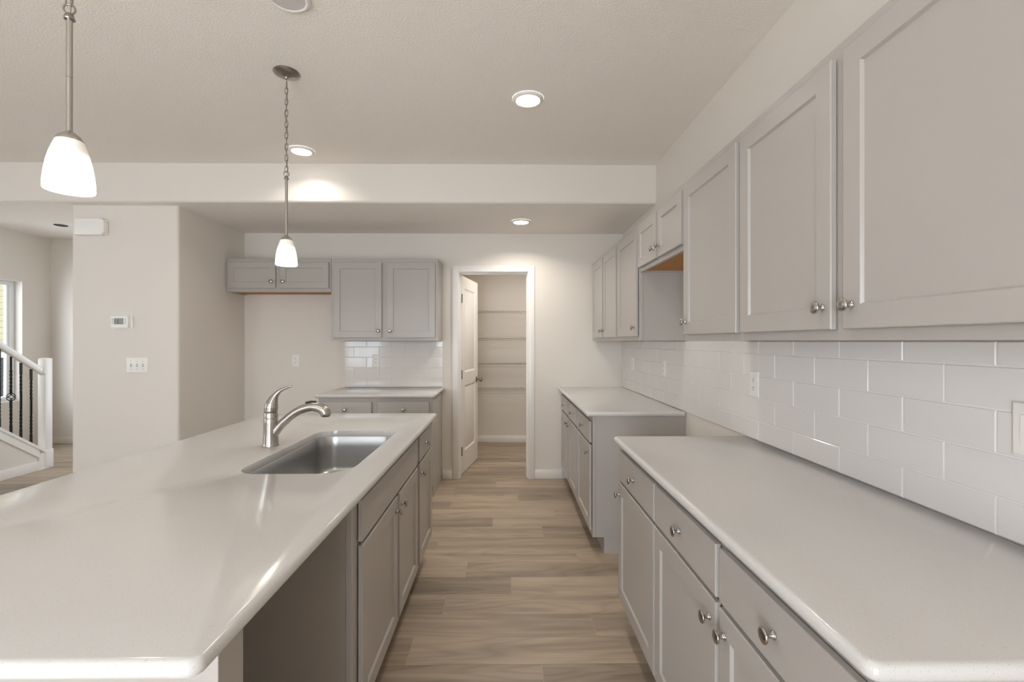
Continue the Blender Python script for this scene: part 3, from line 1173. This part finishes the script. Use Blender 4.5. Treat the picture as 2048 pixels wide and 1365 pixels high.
def outlet(label, loc, rotz, kind='duplex', w=0.074, h=0.119, group=None):
    """Local: plate in the xz plane, front towards -y."""
    t = thing('outlet' if kind == 'duplex' else 'light_switch', label, 'outlet' if kind == 'duplex' else 'light switch', loc, rotz, group)
    bm = bm_new()
    lp = [rect(-w / 2, w / 2, -h / 2, h / 2, 0, 0), rect(-w / 2, w / 2, -h / 2, h / 2, 0, -0.0035), rect(-w / 2, w / 2, -h / 2, h / 2, 0.0022, -0.0058), rect(-w / 2, w / 2, -h / 2, h / 2, 0.004, -0.0062)]
    front_loops(bm, lp)
    obj('plate', bm, PLASTIC, t, recalc=True)
    if kind == 'duplex':
        for s in (1, -1):
            bm = bm_new()
            pts = []
            for k in range(24):
                a = 2 * PI * k / 24
                pts.append((0.0172 * math.cos(a), max(-0.0125, min(0.0125, 0.0172 * math.sin(a))) + s * 0.0195))
            add_prism(bm, pts, 'y', -0.0076, -0.0060)
            f = obj('receptacle', bm, PLASTIC, t)
            bm = bm_new()
            zc = s * 0.0195
            add_box(bm, -0.0075, -0.0053, -0.0080, -0.0070, zc - 0.001, zc + 0.0075)
            add_box(bm, 0.0055, 0.0075, -0.0080, -0.0070, zc, zc + 0.0068)
            add_lathe(bm, [(0.0026, 0.0070), (0.0026, 0.0080)], 12, Matrix.Translation((0, 0, zc - 0.0070)) @ Matrix.Rotation(PI / 2, 4, 'X'))
            obj('slots', bm, SLOT, f)
        bm = bm_new()
        add_lathe(bm, [(0.003, 0.0060), (0.003, 0.0072), (0, 0.0075)], 12, Matrix.Rotation(PI / 2, 4, 'X'))
        obj('screw', bm, PLASTIC, t)
    elif kind == 'toggle':
        for x in (-0.046, 0.0, 0.046):
            bm = bm_new()
            add_box(bm, x - 0.006, x + 0.006, -0.0066, -0.0058, -0.012, 0.012)
            o = obj('toggle_slot', bm, BUTTON, t)
            bm = bm_new()
            add_prism(bm, [(-0.0060, -0.0075), (-0.0060, 0.0060), (-0.017, 0.0115), (-0.018, 0.0070)], 'x', x - 0.0045, x + 0.0045)
            obj('toggle', bm, PLASTIC, t)
            for z in (-0.030, 0.030):
                bm = bm_new()
                add_lathe(bm, [(0.0028, 0.0060), (0.0028, 0.0070), (0, 0.0073)], 10, Matrix.Translation((x, 0, z)) @ Matrix.Rotation(PI / 2, 4, 'X'))
                obj('screw', bm, BUTTON, t)
    elif kind == 'rocker':
        n = 2
        for q in range(n):
            x = (q - (n - 1) / 2) * 0.046
            bm = bm_new()
            add_box(bm, x - 0.0165, x + 0.0165, -0.0085, -0.0060, -0.033, 0.033, 0.001, 1)
            obj('rocker', bm, PLASTIC, t)
    return t


TX = XR - 0.0096
G = 'white outlets on the tile of the right wall'
outlet('white duplex outlet on the right-hand tile between the range gap and the near counter', (TX, 2.141, 1.172), R, group=G)
outlet('white outlet seen edge-on above the far right counter, nearer the range gap', (TX, 3.378, 1.172), R, group=G)
outlet('white outlet seen edge-on above the far right counter, in the room corner', (TX, 4.217, 1.166), R, group=G)
outlet('white switch plate on the right-hand tile, cut by the right photo edge', (TX, 0.982, 1.176), R, kind='rocker', w=0.116)
outlet('white duplex outlet low in the refrigerator alcove on the painted back wall', (-2.087, YB - 0.0006, 1.178), 0)
outlet('white duplex outlet on the glossy tile above the small back counter', (-1.291, YB - 0.0098, 1.175), 0)
outlet('white three-toggle light switch on the pier below the thermostat', (-2.908, YP - 0.0006, 1.181), 0, kind='toggle', w=0.166, h=0.119)

t = thing('thermostat', 'white thermostat with grey screen on the pier below the chime box', 'thermostat', (-3.022, YP - 0.0006, 1.518))
bm = bm_new()
add_box(bm, -0.068, 0.082, -0.007, 0, -0.052, 0.054, 0.003)
obj('back_plate', bm, PLASTIC, t)
bm = bm_new()
vs = add_box(bm, -0.066, 0.066, -0.034, -0.0072, -0.042, 0.050)
es = [e for e in bm.edges if abs(e.verts[0].co.y - e.verts[1].co.y) > 0.01]
bmesh.ops.bevel(bm, geom=es, offset=0.010, segments=4, affect='EDGES', profile=0.5)
obj('housing', bm, PLASTIC, t)
bm = bm_new()
add_box(bm, -0.040, 0.032, -0.0352, -0.0338, -0.016, 0.032)
f = obj('screen', bm, LCD, t)
bm = bm_new()
# seven-segment style reading, dark on grey
for (x0, x1, z0, z1) in ((-0.016, -0.014, -0.004, 0.020), (-0.006, -0.004, -0.004, 0.020), (-0.014, -0.006, 0.018, 0.020), (-0.014, -0.006, 0.007, 0.009), (-0.014, -0.006, -0.004, -0.002), (-0.012, -0.004, 0.024, 0.027), (-0.020, 0.0, -0.011, -0.009), (-0.036, -0.034, -0.012, 0.028), (-0.033, -0.029, 0.000, 0.002)):
    add_box(bm, x0, x1, -0.0356, -0.0351, z0, z1)
obj('display_marks', bm, SLOT, f)
for z in (0.024, 0.009, -0.006):
    for x in (-0.053, 0.047):
        bm = bm_new()
        add_box(bm, x - 0.0045, x + 0.0045, -0.0356, -0.0338, z - 0.0028, z + 0.0028, 0.0008, 1)
        obj('button', bm, BUTTON, t)

t = thing('door_chime', 'white door chime box high on the pier above the thermostat', 'door chime', (-3.246, YP - 0.0006, 2.264))
bm = bm_new()
add_box(bm, -0.112, 0.112, -0.010, 0, -0.060, 0.062, 0.002)
obj('back_plate', bm, PLASTIC, t)
bm = bm_new()
# cover: flat front with a curved right side
pts = [(-0.116, -0.065), (0.075, -0.065)]
for k in range(1, 9):
    a = -PI / 2 + PI / 2 * k / 8
    pts.append((0.075 + 0.041 * math.cos(a), -0.024 + 0.041 * math.sin(a)))
for k in range(0, 9):
    a = PI / 2 * k / 8
    pts.append((0.075 + 0.041 * math.cos(a), 0.026 + 0.041 * math.sin(a)))
pts += [(-0.116, 0.067)]
fs = add_prism(bm, pts, 'y', -0.048, -0.010)
es = [e for e in bm.edges if e.verts[0].co.y < -0.047 and e.verts[1].co.y < -0.047]
bmesh.ops.bevel(bm, geom=es, offset=0.007, segments=3, affect='EDGES', profile=0.5)
obj('cover', bm, PLASTIC, t)

# ------------------------------------------------------------------ pantry wire shelves


def wire_shelf(label, z):
    s = thing('wire_shelf', label, 'shelf', (0, 0, z), 0, 'wire shelves in the pantry')
    x0, x1, yf, yb = -0.655, XR - 0.004, 5.905, YFAR - 0.004
    bm = bm_new()
    n = int((x1 - x0) / 0.0254)
    for i in range(n + 1):
        x = x0 + (x1 - x0) * i / n
        w = 0.0013
        add_box(bm, x - w, x + w, yf, yb, -w, w)
        add_box(bm, x - w, x + w, yf - w, yf + w, -0.030, -w)
    obj('wire_deck', bm, WIRE, s)
    bm = bm_new()
    for (y, zz, q) in ((yf, -0.0035, 0.0028), (yf, -0.031, 0.0028), (yf + 0.13, -0.004, 0.0024), (yf + 0.26, -0.004, 0.0024), (yb - 0.006, -0.004, 0.0026)):
        add_lathe(bm, [(q, x0), (q, x1)], 8, Matrix.Translation((0, y, zz)) @ Matrix.Rotation(PI / 2, 4, 'Y'))
    obj('rails', bm, WIRE, s)
    for x in (-0.12, 0.20, 0.55):
        bm = bm_new()
        add_box(bm, x - 0.006, x + 0.006, yb - 0.012, yb + 0.003, -0.010, 0.004, 0.001, 1)
        obj('wall_clip', bm, WIRE, s)
    return s


for z, lab in ((1.760, 'topmost of the four white wire shelves in the pantry'), (1.412, 'second white wire shelf from the top in the pantry'),
               (1.076, 'third white wire shelf from the top in the pantry, level with the door knob'), (0.740, 'lowest of the four white wire shelves in the pantry')):
    wire_shelf(lab, z)
area('pantry_lamp', (0.25, 5.15, H8 - 0.06), (0, 0, 0), 0.22, 0.22, 9.5, (1.0, 0.93, 0.84), PI, 'DISK')
p = thing('ceiling_lamp', 'small round flush lamp on the pantry ceiling', 'ceiling light', (0.25, 5.15, H8 - 0.0005))
bm = bm_new()
add_lathe(bm, [(0, 0), (0.12, 0), (0.12, -0.012), (0.105, -0.03), (0.06, -0.045), (0, -0.05)], 32)
obj('diffuser', bm, PLASTIC, p, recalc=True)

# ------------------------------------------------------------------ stairs on the left
XS0, XS1 = -5.06, -4.95
YN0, YN1 = 5.050, 5.130     # newel
slope = 0.725
ZN = 0.205                  # cap height at the newel


def zc(y):
    return ZN + slope * (5.05 - y)


YS = 3.2
bm = bm_new()
add_prism(bm, [(YS, 0), (YN0 - 0.001, 0), (YN0 - 0.001, zc(5.05) - 0.03), (YS, zc(YS) - 0.03)], 'x', XS0 + 0.01, XS1 - 0.012)
struct('wall_stair_side', bm, WALL)
bm = bm_new()
add_prism(bm, [(YS, zc(YS) - 0.0295), (YN0 - 0.001, zc(5.05) - 0.0295), (YN0 - 0.001, zc(5.05)), (YS, zc(YS))], 'x', XS0 - 0.008, XS1 + 0.008)
# sloping skirt under the cap and upright by the newel
add_prism(bm, [(YS, zc(YS) - 0.115), (YN0 - 0.06, zc(YN0 - .06) - 0.115), (YN0 - 0.06, zc(YN0 - .06) - 0.030), (YS, zc(YS) - 0.030)], 'x', XS1 - 0.0118, XS1)
add_box(bm, XS1 - 0.0118, XS1, YN0 - 0.0598, YN0 - 0.001, 0.0, zc(YN0) - 0.030)
struct('trim_3', bm, WHITE)
bm = bm_new()
add_box(bm, XS1 - 0.0118, XS1 + 0.002, YS, YN0 - 0.0602, 0, 0.098, 0.002)
struct('baseboard_stair', bm, WHITE)
# steps rising towards the viewer behind the side wall
bm = bm_new()
for k in range(6):
    y1 = 4.98 - 0.255 * k
    add_box(bm, XL + 0.001, XS0 + 0.0095, y1 - 0.255, y1, 0, 0.183 * (k + 1))
struct('floor_stair_steps', bm, plain('stair_carpet', (0.46, 0.42, 0.38), 0.95))

# newel post
nw = thing('newel_post', 'square white newel post at the foot of the stair railing', 'post', ((-5.03 + XS1) / 2, (YN0 + YN1) / 2, 0))
bm = bm_new()
h = 0.04
add_box(bm, -h, h, -h, h, 0.0, 1.172, 0.003)
obj('post', bm, WHITE, nw)
bm = bm_new()
lp = [[(-a, -a, z), (a, -a, z), (a, a, z), (-a, a, z)] for a, z in ((h - .001, 1.1725), (h - 0.001, 1.176), (h - 0.004, 1.184), (h - 0.014, 1.189), (0.006, 1.1915))]
front_loops(bm, lp)
obj('cap', bm, WHITE, nw, recalc=True)
bm = bm_new()
add_box(bm, -h - 0.006, h + 0.006, -h - 0.0004, h + 0.006, 0, 0.20, 0.003)
obj('base', bm, WHITE, nw)
# handrail
def rail(y):
    return 1.094 + 0.70 * (4.98 - y)


hr = thing('handrail', 'sloping white handrail running into the newel post', 'handrail', (-4.99, 5.049, rail(5.049)))
bm = bm_new()
sec = [(-0.022, -0.036), (0.022, -0.036), (0.028, -0.020), (0.028, 0.012), (0.022, 0.030), (0.010, 0.037), (-0.010, 0.037), (-0.022, 0.030), (-0.028, 0.012), (-0.028, -0.020)]
A = [bm.verts.new((x, 0, z)) for x, z in sec]
L = -1.75
B = [bm.verts.new((x, L, z - 0.70 * L)) for x, z in sec]
bm.faces.new(A)
bm.faces.new(B[::-1])
for i in range(len(sec)):
    j = (i + 1) % len(sec)
    bm.faces.new((A[i], B[i], B[j], A[j]))
obj('rail', bm, WHITE, hr, angle=30, recalc=True)
bm = bm_new()
add_lathe(bm, [(0.040, -0.0006), (0.040, 0.006), (0.034, 0.012), (0.0, 0.012)], 28, Matrix.Translation((0, 0, 0)) @ Matrix.Rotation(PI / 2, 4, 'X'))
obj('rosette', bm, WHITE, hr)


def baluster(label, y, basket):
    z0, z1 = zc(y) + 0.011, rail(y) - 0.046
    H = z1 - z0
    b = thing('baluster', label, 'baluster', (-4.99, y, z0), 0, 'black iron balusters of the stair railing')
    bm = bm_new()
    a = 0.0068
    zs = []
    n = 90
    tw = []
    ang = 0
    for i in range(n + 1):
        s = i / n
        zs.append(s * H)
        on = (0.12 < s < 0.40) or (0.60 < s < 0.86) if not basket else (0.10 < s < 0.36) or (0.58 < s < 0.84)
        if i and on:
            ang += 0.36
        tw.append(ang)
    prev = None
    mid = 0.475
    for i in range(n + 1):
        s = i / n
        gap = basket and abs(s - mid) * H < 0.034
        rr = a * 1.0
        ring = [bm.verts.new((rr * 1.7 * math.cos(tw[i] + PI / 4 + k * PI / 2), rr * 1.7 * math.sin(tw[i] + PI / 4 + k * PI / 2), zs[i])) for k in range(4)] if not gap else None
        if ring and prev:
            for k in range(4):
                j = (k + 1) % 4
                bm.faces.new((prev[k], prev[j], ring[j], ring[k]))
        elif ring:
            bm.faces.new(ring[::-1])
        if ring is None and prev:
            bm.faces.new(prev)
        prev = ring
    bm.faces.new(prev)
    obj('bar', bm, IRON, b, angle=30)
    if basket:
        bm = bm_new()
        for q in range(4):
            pts = []
            for k in range(15):
                u = k / 14
                rr = 0.006 + 0.029 * math.sin(PI * u)
                th = q * PI / 2 + PI * u
                pts.append((rr * math.cos(th), rr * math.sin(th), mid * H - 0.042 + 0.084 * u))
            add_tube(bm, pts, 0.0038, 6)
        for s in (-1, 1):
            add_lathe(bm, [(0.006, -0.008), (0.011, -0.004), (0.011, 0.004), (0.006, 0.008)], 12, Matrix.Translation((0, 0, mid * H + s * 0.040)))
        obj('basket', bm, IRON, b)
    for (zz) in (0.0,):
        bm = bm_new()
        sl = slope
        w = 0.013
        lo = [(x, yy, -sl * yy - 0.0108) for x, yy in ((-w, -w), (w, -w), (w, w), (-w, w))]
        hi = [(x * .8, yy * .8, -sl * yy * .8 + 0.0040) for x, yy in ((-w, -w), (w, -w), (w, w), (-w, w))]
        front_loops(bm, [lo, hi])
        obj('shoe', bm, IRON, b, recalc=True)
    return b


for y, bk, lab in ((4.940, False, 'plain twisted black iron baluster nearest the newel post'), (4.838, False, 'second twisted black iron baluster from the newel post, without basket'),
                   (4.742, True, 'black iron baluster with a basket twist in its middle'), (4.634, False, 'leftmost twisted black iron baluster, cut near the photo edge')):
    baluster(lab, y, bk)
for k in range(11):
    baluster('twisted black iron baluster higher up the stairs, past the left photo edge', 4.526 - 0.108 * k, k % 3 == 2)

# ------------------------------------------------------------------ neighbour's house beyond the stair window
nb = thing('neighbor_house', 'cream lap-sided house wall seen through the stair window', 'house', (-8.6, 6.0, -0.5))
bm = bm_new()
NZ = -0.3
k = 0
z = 0.0
wy0, wy1, wz0, wz1 = 1.0, 2.35, 0.75, 1.575
while z < 4.6:
    for (ya, yb) in ((-5.0, 4.0),):
        pts = [(0.0, z), (0.0, z + 0.105), (0.024, z + 0.105), (0.024, z + 0.009), (0.012, z + 0.006), (0.012, z)]
        add_prism(bm, [(x, zz) for x, zz in pts], 'y', ya, yb)
    z += 0.105
add_box(bm, -0.2, 0.0, -5.0, 4.0, 0, 4.6)
obj('siding', bm, SIDING, nb)
bm = bm_new()
for b_ in ((0.85, 2.5, 1.59, 1.68), (0.85, 2.5, 0.50, 0.62), (0.85, 0.95, 0.62, 1.59), (2.40, 2.50, 0.62, 1.59)):
    add_box(bm, 0.026, 0.06, b_[0], b_[1], b_[2], b_[3], 0.004)
wf = obj('window_frame', bm, VINYL, nb)
bm = bm_new()
add_box(bm, 0.027, 0.034, 0.95, 2.40, 0.62, 1.59)
obj('pane', bm, DARKPANE, wf)
bm = bm_new()
add_box(bm, XL - 4.0, XL - 0.2, 0, 12, -0.52, -0.5)
o = obj('ground', bm, plain('concrete_walk', (0.05, 0.05, 0.048), 0.9))
o['kind'] = 'structure'
